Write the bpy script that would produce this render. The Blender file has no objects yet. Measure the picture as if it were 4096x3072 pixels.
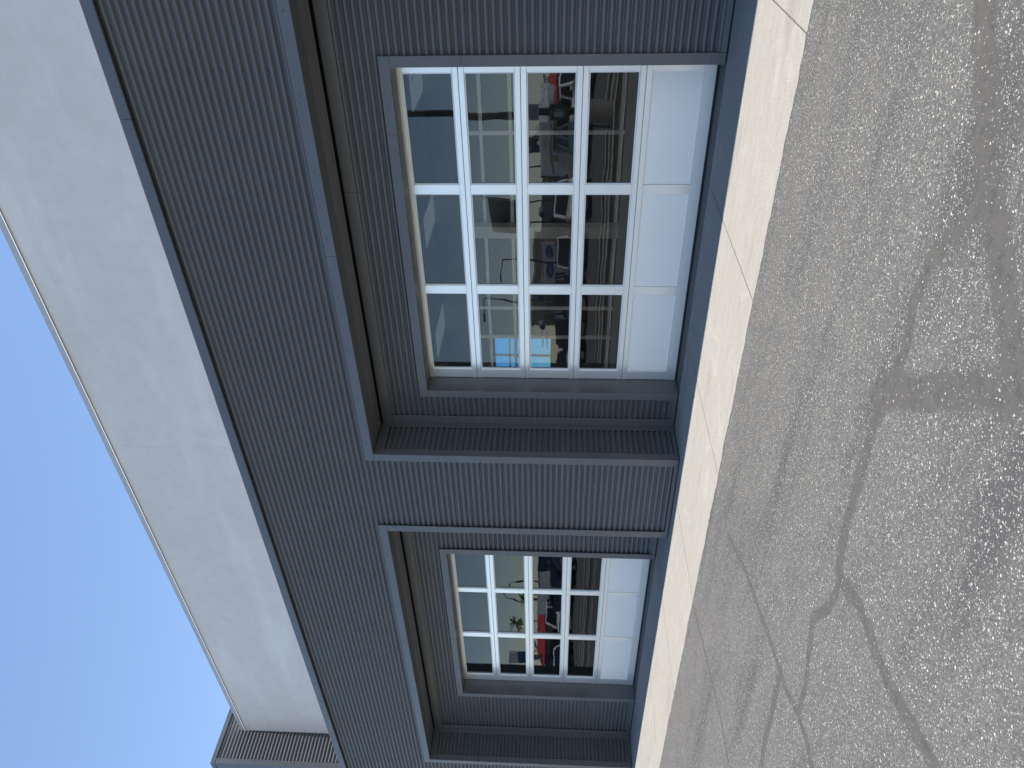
import bpy, math, random
from mathutils import Vector, Matrix, noise as mnoise
random.seed(7)
S = bpy.context.scene
COL = S.collection
R_ = math.radians

# ------------------------------------------------------------------ camera
cam_d = bpy.data.cameras.new('camera'); cam = bpy.data.objects.new('camera', cam_d); COL.objects.link(cam)
YAW, PITCH, ROLL = 0.6640, 0.0558, 0.0139
fw = Vector((-math.sin(YAW)*math.cos(PITCH), math.cos(YAW)*math.cos(PITCH), math.sin(PITCH)))
rt = Vector((math.cos(YAW), math.sin(YAW), 0)); up = rt.cross(fw)
r2 = math.cos(ROLL)*rt + math.sin(ROLL)*up; u2 = -math.sin(ROLL)*rt + math.cos(ROLL)*up
m3 = Matrix((-u2, r2, -fw)).transposed()          # the phone was held sideways: world up points to image left
cam.matrix_world = Matrix.Translation((0, -6.62, 1.5)) @ m3.to_4x4()
cam_d.sensor_width = 36; cam_d.sensor_fit = 'HORIZONTAL'; cam_d.lens = 26.676
cam_d.clip_start = 0.05; cam_d.clip_end = 3000
S.camera = cam

# ------------------------------------------------------------------ sky, sun, exposure
SUN = Vector((0.20, 0.033, 1.0)).normalized()
W = bpy.data.worlds.new('World'); S.world = W; W.use_nodes = True
wn = W.node_tree.nodes; wl = W.node_tree.links; bg = wn['Background']
sky = wn.new('ShaderNodeTexSky'); sky.sky_type = 'NISHITA'; sky.sun_disc = False
sky.sun_elevation = math.asin(SUN.z); sky.sun_rotation = math.atan2(SUN.x, SUN.y)
sky.altitude = 900; sky.air_density = 1.0; sky.dust_density = 0.12; sky.ozone_density = 1.0
wl.new(sky.outputs[0], bg.inputs[0]); bg.inputs[1].default_value = 0.15
sd = bpy.data.lights.new('sun', 'SUN'); so = bpy.data.objects.new('sun', sd); COL.objects.link(so)
sd.energy = 5.0; sd.angle = R_(0.53); sd.color = (1.0, 0.94, 0.855)
so.rotation_euler = (-SUN).to_track_quat('-Z', 'Y').to_euler(); so.location = (0, 0, 40)
S.view_settings.view_transform = 'Standard'; S.view_settings.look = 'None'
S.view_settings.exposure = 0.78; S.view_settings.gamma = 1.0; S.view_settings.use_curve_mapping = False
S.render.engine = 'CYCLES'
S.cycles.max_bounces = 7; S.cycles.diffuse_bounces = 3; S.cycles.glossy_bounces = 4; S.cycles.transparent_max_bounces = 12
S.cycles.use_denoising = True

# ------------------------------------------------------------------ material helpers
class NT:
    def __init__(s, name):
        s.m = bpy.data.materials.new(name); s.m.use_nodes = True
        s.t = s.m.node_tree; s.n = s.t.nodes; s.p = s.n['Principled BSDF']; s.out = s.n['Material Output']
        s.co = None
    def add(s, ty, ins=None, **kw):
        nd = s.n.new(ty)
        for k, v in kw.items(): setattr(nd, k, v)
        for k, v in (ins or {}).items(): s.set(nd.inputs[k], v)
        return nd
    def set(s, sock, v):
        if hasattr(v, 'is_output') or isinstance(v, bpy.types.NodeSocket): s.t.links.new(v, sock)
        else: sock.default_value = v
    def coord(s, scale=(1, 1, 1), rot=(0, 0, 0)):
        if s.co is None: s.co = s.add('ShaderNodeNewGeometry').outputs['Position']
        if scale == (1, 1, 1) and rot == (0, 0, 0): return s.co
        return s.add('ShaderNodeMapping', {'Vector': s.co, 'Scale': scale, 'Rotation': rot}).outputs[0]
    def noise(s, scale, detail=4, rough=.55, vec=None, dist=0):
        return s.add('ShaderNodeTexNoise', {'Vector': vec or s.coord(), 'Scale': scale, 'Detail': detail, 'Roughness': rough, 'Distortion': dist}).outputs['Fac']
    def vor(s, scale, vec=None, rnd=1):
        return s.add('ShaderNodeTexVoronoi', {'Vector': vec or s.coord(), 'Scale': scale, 'Randomness': rnd})
    def ramp(s, fac, stops, interp='LINEAR'):
        r = s.add('ShaderNodeValToRGB', {'Fac': fac}); e = r.color_ramp; e.interpolation = interp
        while len(e.elements) < len(stops): e.elements.new(0.5)
        for el, (p, c) in zip(e.elements, stops):
            el.position = p; el.color = (c, c, c, 1) if not hasattr(c, '__len__') else (*c, 1)
        return r.outputs[0]
    def mix(s, fac, a, b, mode='MIX'):
        n = s.add('ShaderNodeMix', data_type='RGBA', blend_type=mode)
        for i, v in ((0, fac), (6, a), (7, b)):
            if not hasattr(v, 'node') and hasattr(v, '__len__') and len(v) == 3: v = (*v, 1)
            s.set(n.inputs[i], v)
        return n.outputs[2]
    def math(s, op, a, b=0.0, c=0.0):
        n = s.add('ShaderNodeMath', operation=op)
        for i, v in enumerate((a, b, c)): s.set(n.inputs[i], v)
        return n.outputs[0]
    def bump(s, h, strength=.3, dist=.01):
        n = s.add('ShaderNodeBump', {'Height': h, 'Strength': strength, 'Distance': dist}); s.set(s.p.inputs['Normal'], n.outputs[0])
    def base(s, col, rough=.5, metal=0., spec=.5):
        s.set(s.p.inputs['Base Color'], (*col, 1) if not hasattr(col, 'node') and len(col) == 3 else col)
        s.set(s.p.inputs['Roughness'], rough); s.p.inputs['Metallic'].default_value = metal
        s.p.inputs['Specular IOR Level'].default_value = spec
        return s
M = {}
def simple(name, col, rough=.5, metal=0., spec=.5, var=.12, scale=3.0):
    t = NT(name); f = t.noise(scale, 5)
    t.base(t.mix(f, tuple(c*(1-var) for c in col), tuple(min(1, c*(1+var)) for c in col)), rough, metal, spec)
    M[name] = t.m; return t

# painted steel cladding: slate grey, faint chalking and dust streaks
def steel(name, col, rough, metal=.18):
    t = NT(name)
    a = t.noise(1.3, 4); b = t.noise(9.0, 3, vec=t.coord((.25, .25, 2.5)))
    col1 = t.mix(a, tuple(x*.9 for x in col), tuple(x*1.1 for x in col))
    col2 = t.mix(t.ramp(b, [(.55, 0.), (.8, .25)]), col1, (.20, .20, .19))
    sp = t.ramp(t.noise(23, 2), [(.75, 0.), (.79, .2)])
    t.base(t.mix(sp, col2, (.30, .30, .28)), t.ramp(t.noise(14, 3), [(.3, rough-.05), (.7, rough+.07)]), metal, .5)
    t.bump(t.noise(2.2, 2), .2, .005)
    M[name] = t.m
steel('cladding_steel', (.106, .109, .113), .44)
steel('trim_steel', (.114, .117, .121), .40)
steel('soffit_steel', (.105, .107, .110), .42, .15)

t = NT('stucco')
f = t.noise(.8, 5, .65, dist=.6); g = t.noise(4.5, 5, .7); st = t.noise(1.0, 4, vec=t.coord((.30, .30, 2.0), (0, R_(22), 0)))
c = t.mix(f, (.66, .605, .545), (.84, .785, .72)); c = t.mix(t.ramp(g, [(.38, 0.), (.72, .5)]), c, (.62, .575, .525))
c = t.mix(t.ramp(st, [(.54, 0.), (.72, .5)]), c, (.88, .83, .765))
c = t.mix(t.ramp(t.noise(11, 4, .7), [(.66, 0.), (.78, .35)]), c, (.50, .465, .42))
t.base(c, .6, 0, .4); t.bump(t.noise(150, 2), .3, .0025); M['stucco'] = t.m

t = simple('door_white', (.86, .86, .85), .30, .62, .5, .02, 6)
t = simple('door_panel', (.92, .87, .80), .42, 0, .45, .03, 2.5); t.bump(t.noise(420, 2), .12, .0008)
simple('cap_grey', (.48, .475, .465), .45, 0, .5, .06, 3)
simple('rubber', (.012, .012, .013), .7)
simple('gap_black', (.008, .008, .009), .9)
simple('screw_paint', (.07, .075, .085), .45)

# glass: thin reflective pane, slightly wavy like tempered glazing
t = NT('glass')
ge = t.coord()
h = t.math('ADD', t.noise(1.6, 1, vec=ge), t.math('MULTIPLY', t.noise(4.5, 1, vec=ge), .16))
bp = t.add('ShaderNodeBump', {'Height': h, 'Strength': 1.0, 'Distance': .0011})
gl = t.add('ShaderNodeBsdfGlossy', {'Roughness': 0.0, 'Color': (.90, .93, .97, 1), 'Normal': bp.outputs[0]})
tr = t.add('ShaderNodeBsdfTransparent', {'Color': (.60, .63, .64, 1)})
lw = t.add('ShaderNodeLayerWeight', {'Blend': .5})
fr = t.math('ADD', .050, t.math('MULTIPLY', t.math('POWER', lw.outputs['Facing'], 5.0), .9))
mx = t.add('ShaderNodeMixShader', {0: fr, 1: tr.outputs[0], 2: gl.outputs[0]})
t.t.links.new(mx.outputs[0], t.out.inputs[0]); M['glass'] = t.m

t = NT('sky_tint'); tr = t.add('ShaderNodeBsdfTransparent', {'Color': (.34, .60, .85, 1)}); t.t.links.new(tr.outputs[0], t.out.inputs[0]); M['sky_tint'] = t.m  # filter colour of the added pane, dims and blues the far sky

# worn concrete apron: broom-finish streaks along the strip, stains, pits
t = NT('concrete')
a = t.noise(.8, 5, .6); b = t.noise(5, 5, .7, vec=t.coord((.5, 3.0, 1))); d = t.noise(75, 2, .7)
c = t.mix(a, (.265, .252, .226), (.330, .319, .293)); c = t.mix(t.ramp(b, [(.40, .6), (.64, 0.)]), c, (.240, .228, .202))
c = t.mix(t.ramp(t.noise(2.2, 5, .65, dist=1.), [(.58, 0.), (.72, .5)]), c, (.37, .36, .335))
c = t.mix(t.ramp(t.noise(1.5, 4, .7, vec=t.coord((.35, 1.2, 1))), [(.30, .65), (.44, 0.)]), c, (.185, .173, .150))
c = t.mix(t.ramp(t.vor(13).outputs['Distance'], [(.03, .8), (.08, 0.)]), c, (.09, .082, .07))
c = t.mix(t.ramp(t.noise(20, 4, .7, vec=t.coord((.7, 2.4, 1))), [(.32, .55), (.46, 0.)]), c, (.175, .165, .145))
c = t.mix(t.ramp(d, [(.36, .6), (.58, 0.)]), c, (.185, .174, .153))
t.base(c, .9, 0, .12); t.bump(d, .45, .002); M['concrete'] = t.m

# old asphalt: grey binder, pale stones on show, tyre streaks; crack filler where the "seal" attribute is high
t = NT('asphalt')
big = t.noise(.5, 4, .6); mid = t.noise(3.0, 5, .65); fine = t.noise(45, 3, .7)
streak = t.noise(1.3, 4, .65, vec=t.coord((.28, 1.7, 1), (0, 0, R_(-6))))
c = t.mix(big, (0.0686, 0.0678, 0.0651), (0.0986, 0.0959, 0.0906)); c = t.mix(t.ramp(mid, [(.36, .6), (.6, 0.)]), c, (0.0581, 0.0581, 0.0581))
c = t.mix(t.ramp(fine, [(.36, .75), (.54, 0.)]), c, (0.0352, 0.0361, 0.0378))
wob = t.add('ShaderNodeVectorMath', {0: t.coord(), 1: t.add('ShaderNodeVectorMath', {0: t.add('ShaderNodeTexNoise', {'Vector': t.coord(), 'Scale': 170., 'Detail': 0.}).outputs['Color'], 'Scale': .006}, operation='SCALE').outputs[0]}, operation='ADD').outputs[0]
seal = t.add('ShaderNodeAttribute', attribute_name='seal').outputs['Fac']
edge = t.math('ADD', t.math('MULTIPLY', seal, 1.45), t.math('MULTIPLY', t.math('SUBTRACT', t.noise(9, 5, .8), .5), 2.3))
sm = t.ramp(edge, [(.36, 0.), (.70, .95)])
def stones(scale, keep, size, col):
    v = t.vor(scale, wob); rnd = t.add('ShaderNodeSeparateColor', {0: v.outputs['Color']})
    k = t.math('GREATER_THAN', rnd.outputs[0], t.math('ADD', keep, t.math('MULTIPLY', sm, .95-keep)))
    sz = t.math('MULTIPLY', rnd.outputs[1], size)
    return t.math('MULTIPLY', k, t.math('LESS_THAN', v.outputs['Distance'], sz)), t.mix(rnd.outputs[2], tuple(x*.55 for x in col), tuple(x*1.35 for x in col))
m1, c1 = stones(95, .76, .54, (0.2700, 0.2596, 0.2336)); m2, c2 = stones(165, .52, .60, (0.2233, 0.2159, 0.1973))
fs = t.ramp(t.noise(260, 1, .6), [(.50, 0.), (.62, .6)])
cs = t.mix(t.noise(9, 4, .7), (.050, .0485, .0455), (.084, .0815, .0765)); cs = t.mix(t.ramp(t.noise(17, 5, .8), [(.33, .6), (.50, 0.)]), cs, (.031, .0305, .030))
c = t.mix(fs, c, (0.1452, 0.1426, 0.1338)); c = t.mix(t.ramp(streak, [(.50, 0.), (.66, .8)]), c, (0.0458, 0.0466, 0.0493))
c = t.mix(t.ramp(t.noise(1.1, 4, .7, vec=t.coord((.5, 1.1, 1))), [(.58, 0.), (.74, .75)]), c, (0.0387, 0.0396, 0.0431))
c = t.mix(sm, c, cs); c = t.mix(m2, c, c2); c = t.mix(m1, c, c1)
t.base(c, .8, 0, .3); t.bump(fine, .6, .004); M['asphalt'] = t.m

t = simple('gravel_rock', (.34, .28, .22), .85, 0, .3, .45, 14)
simple('kerb_concrete', (.42, .40, .35), .85, 0, .3, .15, 5)
simple('interior_paint', (.55, .55, .54), .7); simple('interior_dark', (.05, .055, .06), .5)
simple('interior_floor', (.20, .20, .20), .35); simple('alu', (.80, .81, .81), .4, 0)
simple('ceiling_tile', (.72, .72, .70), .85)
t = NT('troffer_light'); t.base((.9, .92, .9), .5); t.p.inputs['Emission Color'].default_value = (.92, 1, .95, 1); t.p.inputs['Emission Strength'].default_value = .10; M['troffer_light'] = t.m
t = NT('hidden_fill_glow'); t.base((.9, .9, .88), .5); t.p.inputs['Emission Color'].default_value = (1, .96, .88, 1); t.p.inputs['Emission Strength'].default_value = 5.0; M['hidden_fill_glow'] = t.m  # glow of the added fill lamps above the far wall
for nm, col, ro in [('paint_white', (.74, .74, .73), .22), ('paint_silver', (.42, .43, .44), .25), ('paint_black', (.012, .012, .014), .15), ('paint_navy', (.015, .025, .07), .18),
                    ('paint_grey', (.10, .105, .11), .25), ('paint_red', (.35, .02, .03), .3)]:
    t = simple(nm, col, ro, 0, .5, .04, 1.5); t.p.inputs['Coat Weight'].default_value = .6; t.p.inputs['Coat Roughness'].default_value = .04
simple('car_glass', (.010, .013, .015), .04, 0, .8, .05); simple('tyre', (.014, .014, .014), .85); simple('chrome', (.55, .56, .57), .15, .9)
simple('black_plastic', (.018, .018, .019), .55); simple('lamp_lens', (.75, .77, .78), .12, .3)
simple('roof_red', (.44, .035, .04), .55, 0, .4, .15, 1); simple('wall_beige', (.45, .38, .30), .85); simple('wall_blue', (.02, .045, .20), .5); simple('wall_grey', (.30, .30, .29), .8)
simple('pole_dark', (.02, .02, .022), .5); simple('sign_green', (.01, .10, .05), .5); simple('sign_white', (.75, .76, .76), .5); simple('sign_blue', (.012, .04, .22), .4); simple('sign_slate', (.10, .13, .17), .5)
simple('flag_dark', (.008, .03, .032), .7); simple('bark', (.16, .12, .08), .9); simple('leaf_green', (.06, .10, .035), .6, 0, .3, .5, 2); simple('palm_green', (.075, .11, .03), .55, 0, .3, .4, 2)
simple('balloon_blue', (.01, .03, .16), .12); simple('balloon_silver', (.65, .66, .68), .12, .5); simple('dumpster_grey', (.10, .10, .095), .6); simple('frost_letter', (.30, .31, .31), .7)

# ------------------------------------------------------------------ object helpers
class MB:
    def __init__(s): s.v = []; s.f = []
    def add(s, vs, fs):
        o = len(s.v); s.v += [tuple(v) for v in vs]; s.f += [tuple(i+o for i in f) for f in fs]; return s
    def box(s, x0, x1, y0, y1, z0, z1):
        x0, x1 = sorted((x0, x1)); y0, y1 = sorted((y0, y1)); z0, z1 = sorted((z0, z1))
        return s.add([(x0,y0,z0),(x1,y0,z0),(x1,y1,z0),(x0,y1,z0),(x0,y0,z1),(x1,y0,z1),(x1,y1,z1),(x0,y1,z1)],
                     [(0,3,2,1),(4,5,6,7),(0,1,5,4),(1,2,6,5),(2,3,7,6),(3,0,4,7)])
    def tube(s, pts, r, n=8, cap=True):
        pts = [Vector(p) for p in pts]; rs = r if hasattr(r, '__len__') else [r]*len(pts); o = len(s.v)
        for i, p in enumerate(pts):
            d = (pts[min(i+1, len(pts)-1)] - pts[max(i-1, 0)]).normalized()
            a = d.cross(Vector((0, 0, 1)) if abs(d.z) < .9 else Vector((1, 0, 0))).normalized(); b = d.cross(a)
            for k in range(n):
                w = 2*math.pi*k/n; s.v.append(tuple(p + rs[i]*(math.cos(w)*a + math.sin(w)*b)))
        for i in range(len(pts)-1):
            for k in range(n):
                s.f.append((o+i*n+k, o+i*n+(k+1) % n, o+(i+1)*n+(k+1) % n, o+(i+1)*n+k))
        if cap:
            s.f.append(tuple(o+k for k in range(n))); e = o+(len(pts)-1)*n; s.f.append(tuple(e+n-1-k for k in range(n)))
        return s
    def loft(s, rings, cap=True):
        n = len(rings[0]); o = len(s.v)
        for r in rings: s.v += [tuple(p) for p in r]
        for i in range(len(rings)-1):
            for k in range(n): s.f.append((o+i*n+k, o+i*n+(k+1) % n, o+(i+1)*n+(k+1) % n, o+(i+1)*n+k))
        if cap: s.f.append(tuple(o+n-1-k for k in range(n))); e = o+(len(rings)-1)*n; s.f.append(tuple(e+k for k in range(n)))
        return s
    def sphere(s, c, r, n=10, mth=7, sq=(1, 1, 1)):
        rings = []
        for i in range(mth+1):
            a = math.pi*(i+.02)/(mth+.04)
            rings.append([(c[0]+r*sq[0]*math.sin(a)*math.cos(2*math.pi*k/n), c[1]+r*sq[1]*math.sin(a)*math.sin(2*math.pi*k/n), c[2]+r*sq[2]*math.cos(a)) for k in range(n)])
        return s.loft(rings)
    def build(s, name, mat, parent=None, bevel=0, smooth=False):
        me = bpy.data.meshes.new(name); me.from_pydata(s.v, [], s.f); me.materials.append(M[mat])
        import bmesh
        bm = bmesh.new(); bm.from_mesh(me); bmesh.ops.recalc_face_normals(bm, faces=bm.faces)
        if bevel: bmesh.ops.bevel(bm, geom=list(bm.edges), offset=bevel, segments=1, affect='EDGES', clamp_overlap=True)
        bm.to_mesh(me); bm.free()
        if smooth:
            for p in me.polygons: p.use_smooth = True
        o = bpy.data.objects.new(name, me); COL.objects.link(o)
        if parent: o.parent = parent
        return o
def tag(o, label=None, cat=None, group=None, kind=None):
    if label: o['label'] = label
    if cat: o['category'] = cat
    if group: o['group'] = group
    if kind: o['kind'] = kind
    return o
def empty(name, loc=(0, 0, 0), rz=0, label=None, cat=None, group=None):
    o = bpy.data.objects.new(name, None); COL.objects.link(o); o.location = loc; o.rotation_euler.z = rz
    return tag(o, label, cat, group)
def text(name, body, size, mat, parent, loc, rot, depth=.002, align='CENTER', sx=1.0):
    cu = bpy.data.curves.new(name, 'FONT'); cu.body = body; cu.size = size; cu.extrude = depth; cu.align_x = align; cu.align_y = 'CENTER'
    tmp = bpy.data.objects.new(name+'_src', cu); COL.objects.link(tmp)
    dg = bpy.context.evaluated_depsgraph_get(); me = bpy.data.meshes.new_from_object(tmp.evaluated_get(dg))
    bpy.data.objects.remove(tmp); bpy.data.curves.remove(cu)
    me.materials.clear(); me.materials.append(M[mat])
    o = bpy.data.objects.new(name, me); COL.objects.link(o); o.location = loc; o.rotation_euler = rot; o.scale = (sx, 1, 1)
    if parent: o.parent = parent
    return o

PITCH_R = .0692; AMP = .0145
def corr(name, o, u, v, n, L, Wd, parent, mat='cladding_steel', seg=.45, z_ph=0.0, per=12):
    """one corrugated sheet: ribs run along u, stack along v, bulge along n (crest at the o plane)"""
    o, u, v, n = map(Vector, (o, u, v, n)); nu = max(1, int(L/seg)); nv = max(2, int(round(Wd/PITCH_R*per)))
    vs, fs = [], []
    for j in range(nv+1):
        sj = Wd*j/nv; ph = 2*math.pi*(sj+z_ph)/PITCH_R; cs = math.cos(ph)
        off = -2*AMP*((1-cs)/2)**2.0
        for i in range(nu+1):
            si = L*i/nu; p = o + u*si + v*sj
            w = .0016*mnoise.noise(Vector((p.x*.8+p.y*.8, p.y, p.z*.5+3)))
            vs.append(p + n*(off) + v*w*(0 if j in (0, nv) else 1))
    for j in range(nv):
        for i in range(nu): a = j*(nu+1)+i; fs.append((a, a+1, a+nu+2, a+nu+1))
    me = bpy.data.meshes.new(name); me.from_pydata(vs, [], fs); me.materials.append(M[mat])
    for p in me.polygons: p.use_smooth = True
    ob = bpy.data.objects.new(name, me); COL.objects.link(ob); ob.parent = parent
    return ob

# ------------------------------------------------------------------ ground
def ground_z(y): return -.003 if y > -13 else (-.003-.20*min(1, (-13-y)/13))
CR = {'A': ([(-2.02,-3.86),(-2.14,-3.88),(-2.37,-3.84),(-2.68,-3.88),(-2.95,-3.91),(-3.13,-3.94),(-3.27,-4.01),(-3.25,-4.13),(-3.18,-4.25),(-3.17,-4.4),(-3.18,-4.55),(-3.16,-4.72),(-3.11,-4.89),(-3.07,-5.02),(-3.0,-5.3),(-2.95,-5.7)], .050),
      'A2': ([(-2.25,-3.78),(-2.05,-4.02),(-1.8,-4.33),(-1.56,-4.63),(-1.3,-4.95)], .085),
      'B': ([(-.2,-3.2),(-.62,-3.58),(-.81,-3.74),(-.92,-3.87),(-1.04,-3.93),(-1.14,-4.03),(-1.21,-4.16),(-1.34,-4.31),(-1.47,-4.47),(-1.53,-4.6)], .085),
      'B2': ([(-1.18,-4.04),(-1.39,-3.9),(-1.55,-3.83),(-1.74,-3.81),(-1.88,-3.87),(-2.05,-3.88)], .042),
      'C': ([(-6.85,-1.63),(-6.7,-2.18),(-6.57,-2.67),(-6.47,-3.11),(-6.47,-3.48),(-6.5,-4.2)], .026),
      'D': ([(-5.06,-2.22),(-4.82,-2.76),(-4.71,-3.21),(-4.66,-3.41),(-4.6,-3.66),(-4.57,-3.9),(-4.46,-4.12),(-4.42,-4.32),(-4.45,-4.45),(-4.5,-5)], .032),
      'E': ([(-4.57,-3.78),(-4.69,-3.8),(-5.0,-3.86),(-5.31,-3.9),(-5.5,-3.97),(-6.2,-4.1)], .045),
      'F': ([(-3.25,-4.05),(-3.4,-4.05),(-3.51,-4.05),(-3.78,-3.93),(-4.01,-4.02),(-4.17,-4.1),(-4.4,-4.13)], .036)}
# fine grid near the camera so that the crack filler has a shape of its own, coarse sheet out to the horizon
ST = .025
xs = [-600, -130, -60, -30, -14] + [-8.5+ST*i for i in range(int(8.6/ST)+1)] + [3, 20, 60, 500]
ys = [1.2, -1.0] + [-1.55-ST*i for i in range(int(4.2/ST)+1)] + [-8, -13, -17, -21, -26, -60, -150, -600]
NX, NY = len(xs), len(ys)
seal = {}
for pts, wd in CR.values():
    for (ax, ay), (bx_, by_) in zip(pts, pts[1:]):
        L2 = max(1e-6, (bx_-ax)**2+(by_-ay)**2); rr = wd*2
        i0 = max(5, int((min(ax, bx_)-rr+8.5)/ST)+5); i1 = min(NX-5, int((max(ax, bx_)+rr+8.5)/ST)+6)
        j0 = max(2, int((-1.55-max(ay, by_)-rr)/ST)+2); j1 = min(NY-9, int((-1.55-min(ay, by_)+rr)/ST)+3)
        for j in range(j0, j1+1):
            for i in range(i0, i1+1):
                px, py = xs[i], ys[j]; u_ = min(1, max(0, ((px-ax)*(bx_-ax)+(py-ay)*(by_-ay))/L2))
                dd = math.hypot(px-ax-u_*(bx_-ax), py-ay-u_*(by_-ay)); v_ = max(0, 1-dd/(wd*1.5))
                if v_ > seal.get(j*NX+i, 0): seal[j*NX+i] = v_
g = MB(); g.add([(x, y, ground_z(y)) for y in ys for x in xs], [(j*NX+i, j*NX+i+1, (j+1)*NX+i+1, (j+1)*NX+i) for j in range(NY-1) for i in range(NX-1)])
ground = tag(g.build('asphalt_ground', 'asphalt'), 'worn grey asphalt drive with pale stones showing and filled cracks', 'ground', kind='structure')
at = ground.data.attributes.new('seal', 'FLOAT', 'POINT'); vals = [0.0]*(NX*NY)
for k, v in seal.items(): vals[k] = v
at.data.foreach_set('value', vals)
g = MB(); g.box(-600, 500, 1.21, 11.2, -.3, -.02); g.box(-600, 500, 11.2, 600, -.3, -.05)
tag(g.build('ground_under_building', 'kerb_concrete'), 'bare ground under and behind the building', 'ground', kind='structure')

apron = empty('concrete_apron', (0, 0, 0)); tag(apron, 'pale concrete apron strip along the foot of the building', 'pavement', kind='structure')
JX = [8.2, 6.3, 4.45, 2.6, .7, -1.2, -3.1, -4.95, -6.82, -8.67, -10.6, -12.45, -14.3, -16.2, -18.1, -20, -22, -24, -26, -28, -30]
for i in range(len(JX)-1):
    x1, x0 = JX[i]-.006, JX[i+1]+.006
    # ragged front edge where the asphalt meets the slab
    n = 30; rnd = random.Random(i)
    front = [(x0+(x1-x0)*k/n, -1.598+.022*mnoise.noise(Vector(((x0+(x1-x0)*k/n)*2.3, 0, 5)))+rnd.uniform(-.010, .010)) for k in range(n+1)]
    poly = front + [(x1, .585), (x0, .585)]
    mb = MB(); N = len(poly); mb.add([(x, y, -.14) for x, y in poly]+[(x, y, 0) for x, y in poly], [tuple(range(N))[::-1], tuple(range(N, 2*N))]+[(k, (k+1) % N, N+(k+1) % N, N+k) for k in range(N)])
    mb.build('concrete_slab', 'concrete', apron)
    MB().box(x0, x1, .597, 1.25, -.14, -.004).build('threshold_slab', 'concrete', apron)
MB().box(-30, 8.2, -1.55, 1.24, -.2, -.014).build('joint_filler', 'concrete', apron)

# ------------------------------------------------------------------ the building
B = empty('service_building', (0, 0, 0), 0, 'slate corrugated metal garage building with white upper wall and glazed overhead doors', 'building')
RB, DD = .604, .285                 # recess depth, extra depth of the doors
G = RB + DD
ZB, ZT0, ZT1 = 3.682, 5.298, 5.408  # soffit, coping
X1L, X1R, X2L, X2R = -6.290, -.70, -13.934, -7.677
TW = .108
EX0, EX1 = -30.0, 6.0
def part(name, mat, *b, bevel=0, parent=B): return MB().box(*b).build(name, mat, parent, bevel)
# structural cores behind the metal sheets
core = MB(); core.box(EX0, EX1, .06, RB+.3, ZB+.04, ZT0); core.box(X2R+.05, X1L-.05, .06, RB+.3, .02, ZB+.04); core.box(X1R+.05, EX1-.02, .06, RB+.3, .02, ZB+.04); core.box(EX0, X2L-.05, .06, RB+.3, .02, ZB+.04)
core.build('wall_core', 'gap_black', B)
# upper band: sheets lapped every ten ribs
for z0, z1 in ((ZB+.09, 4.435), (4.435, 5.127), (5.127, ZT0+.01)):
    corr('cladding_sheet', (EX0, .018 - (.0015 if z0 < 4 else 0), z0), (1, 0, 0), (0, 0, 1), (0, -1, 0), EX1-EX0, z1-z0, B, z_ph=z0-3.743)
# columns
for x0, x1 in ((X2R+TW*.6, X1L-TW*.6), (X1R+TW*.6, EX1), (EX0, X2L-TW*.6)):
    zz = [(.02, .975), (.975, 1.667), (1.667, 2.359), (2.359, 3.051), (3.051, ZB+.10)]
    for z0, z1 in zz: corr('cladding_sheet', (x0, .019, z0), (1, 0, 0), (0, 0, 1), (0, -1, 0), x1-x0, z1-z0, B, z_ph=z0-3.743)
# flashing on the front plane
yF0, yF1 = -.006, .006
def flash(x0, x1, z0, z1, y0=yF0, y1=yF1, name='trim'): return part(name, 'trim_steel', x0, x1, y0, y1, z0, z1, bevel=.0015)
def split(a, b, cuts):
    c = [a]+sorted(k for k in cuts if a < k < b)+[b]; return list(zip(c, c[1:]))
for a, b in split(X1L-TW, X1R+TW, [-3.6]): flash(a+.001, b-.001, ZB, ZB+TW)
for a, b in split(X2L-TW, X2R+TW, [-12.905, -10.2]): flash(a+.001, b-.001, ZB, ZB+TW)
for x, s in ((X1L, -1), (X1R, 1), (X2L, -1), (X2R, 1)):
    flash(min(x, x+s*TW), max(x, x+s*TW), .012, ZB-.0015)
    # corner wrap on the return side
    MB().box(x-.004, x+.004, yF1, .095, .012, ZB-.003).build('corner_trim', 'trim_steel', B)
for x0, x1 in ((X2R+TW, X1L-TW), (X1R+TW, EX1), (EX0, X2L-TW)):
    flash(x0+.001, x1-.001, .012, .056); part('base_flashing', 'gap_black', x0-TW+.006, x1+TW-.006, .012, .05, .0, .03)
# coping on top of the lower storey
for a, b in split(EX0, EX1, [-12.0, -8.9, -5.4, -2.227, 1.5]):
    mb = MB(); dz = .0; y0 = -.030 - (.002 if int(a*3) % 2 else 0)
    mb.box(a+.001, b-.001, y0, .0, ZT0, ZT1); mb.box(a+.001, b-.001, .0005, .70, ZT1-.02, ZT1-.001); mb.build('coping', 'trim_steel', B, .004)
# white upper wall, its cap, and the clad wing
YW, XW, ZWT = .66, -14.45, 7.475
for a, b in split(XW+.001, EX1, [-6.85]): part('white_wall', 'stucco', a+.001, b-.001, YW, YW+.35, ZT1-.03, ZWT)
part('wall_joint_seal', 'cap_grey', -6.851, -6.849, YW+.0015, YW+.3, ZT1-.03, ZWT-.001)
for a, b in split(XW+.03, EX1, [-11.2, -8.1, -5, -2, 1]): part('wall_cap', 'cap_grey', a+.001, b-.001, YW-.018, YW+.37, ZWT-.002, ZWT+.085, bevel=.002)
MB().add([(XW+.03, YW-.019, ZWT+.006), (EX1, YW-.019, ZWT+.006), (EX1, YW-.0255, ZWT-.008), (XW+.03, YW-.0255, ZWT-.008), (XW+.03, YW-.017, ZWT+.004), (EX1, YW-.017, ZWT+.004), (EX1, YW-.024, ZWT-.009), (XW+.03, YW-.024, ZWT-.009)], [(0,1,2,3),(4,7,6,5),(0,4,5,1),(3,2,6,7),(0,3,7,4),(1,5,6,2)]).build('drip_edge', 'sign_white', B)
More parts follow.
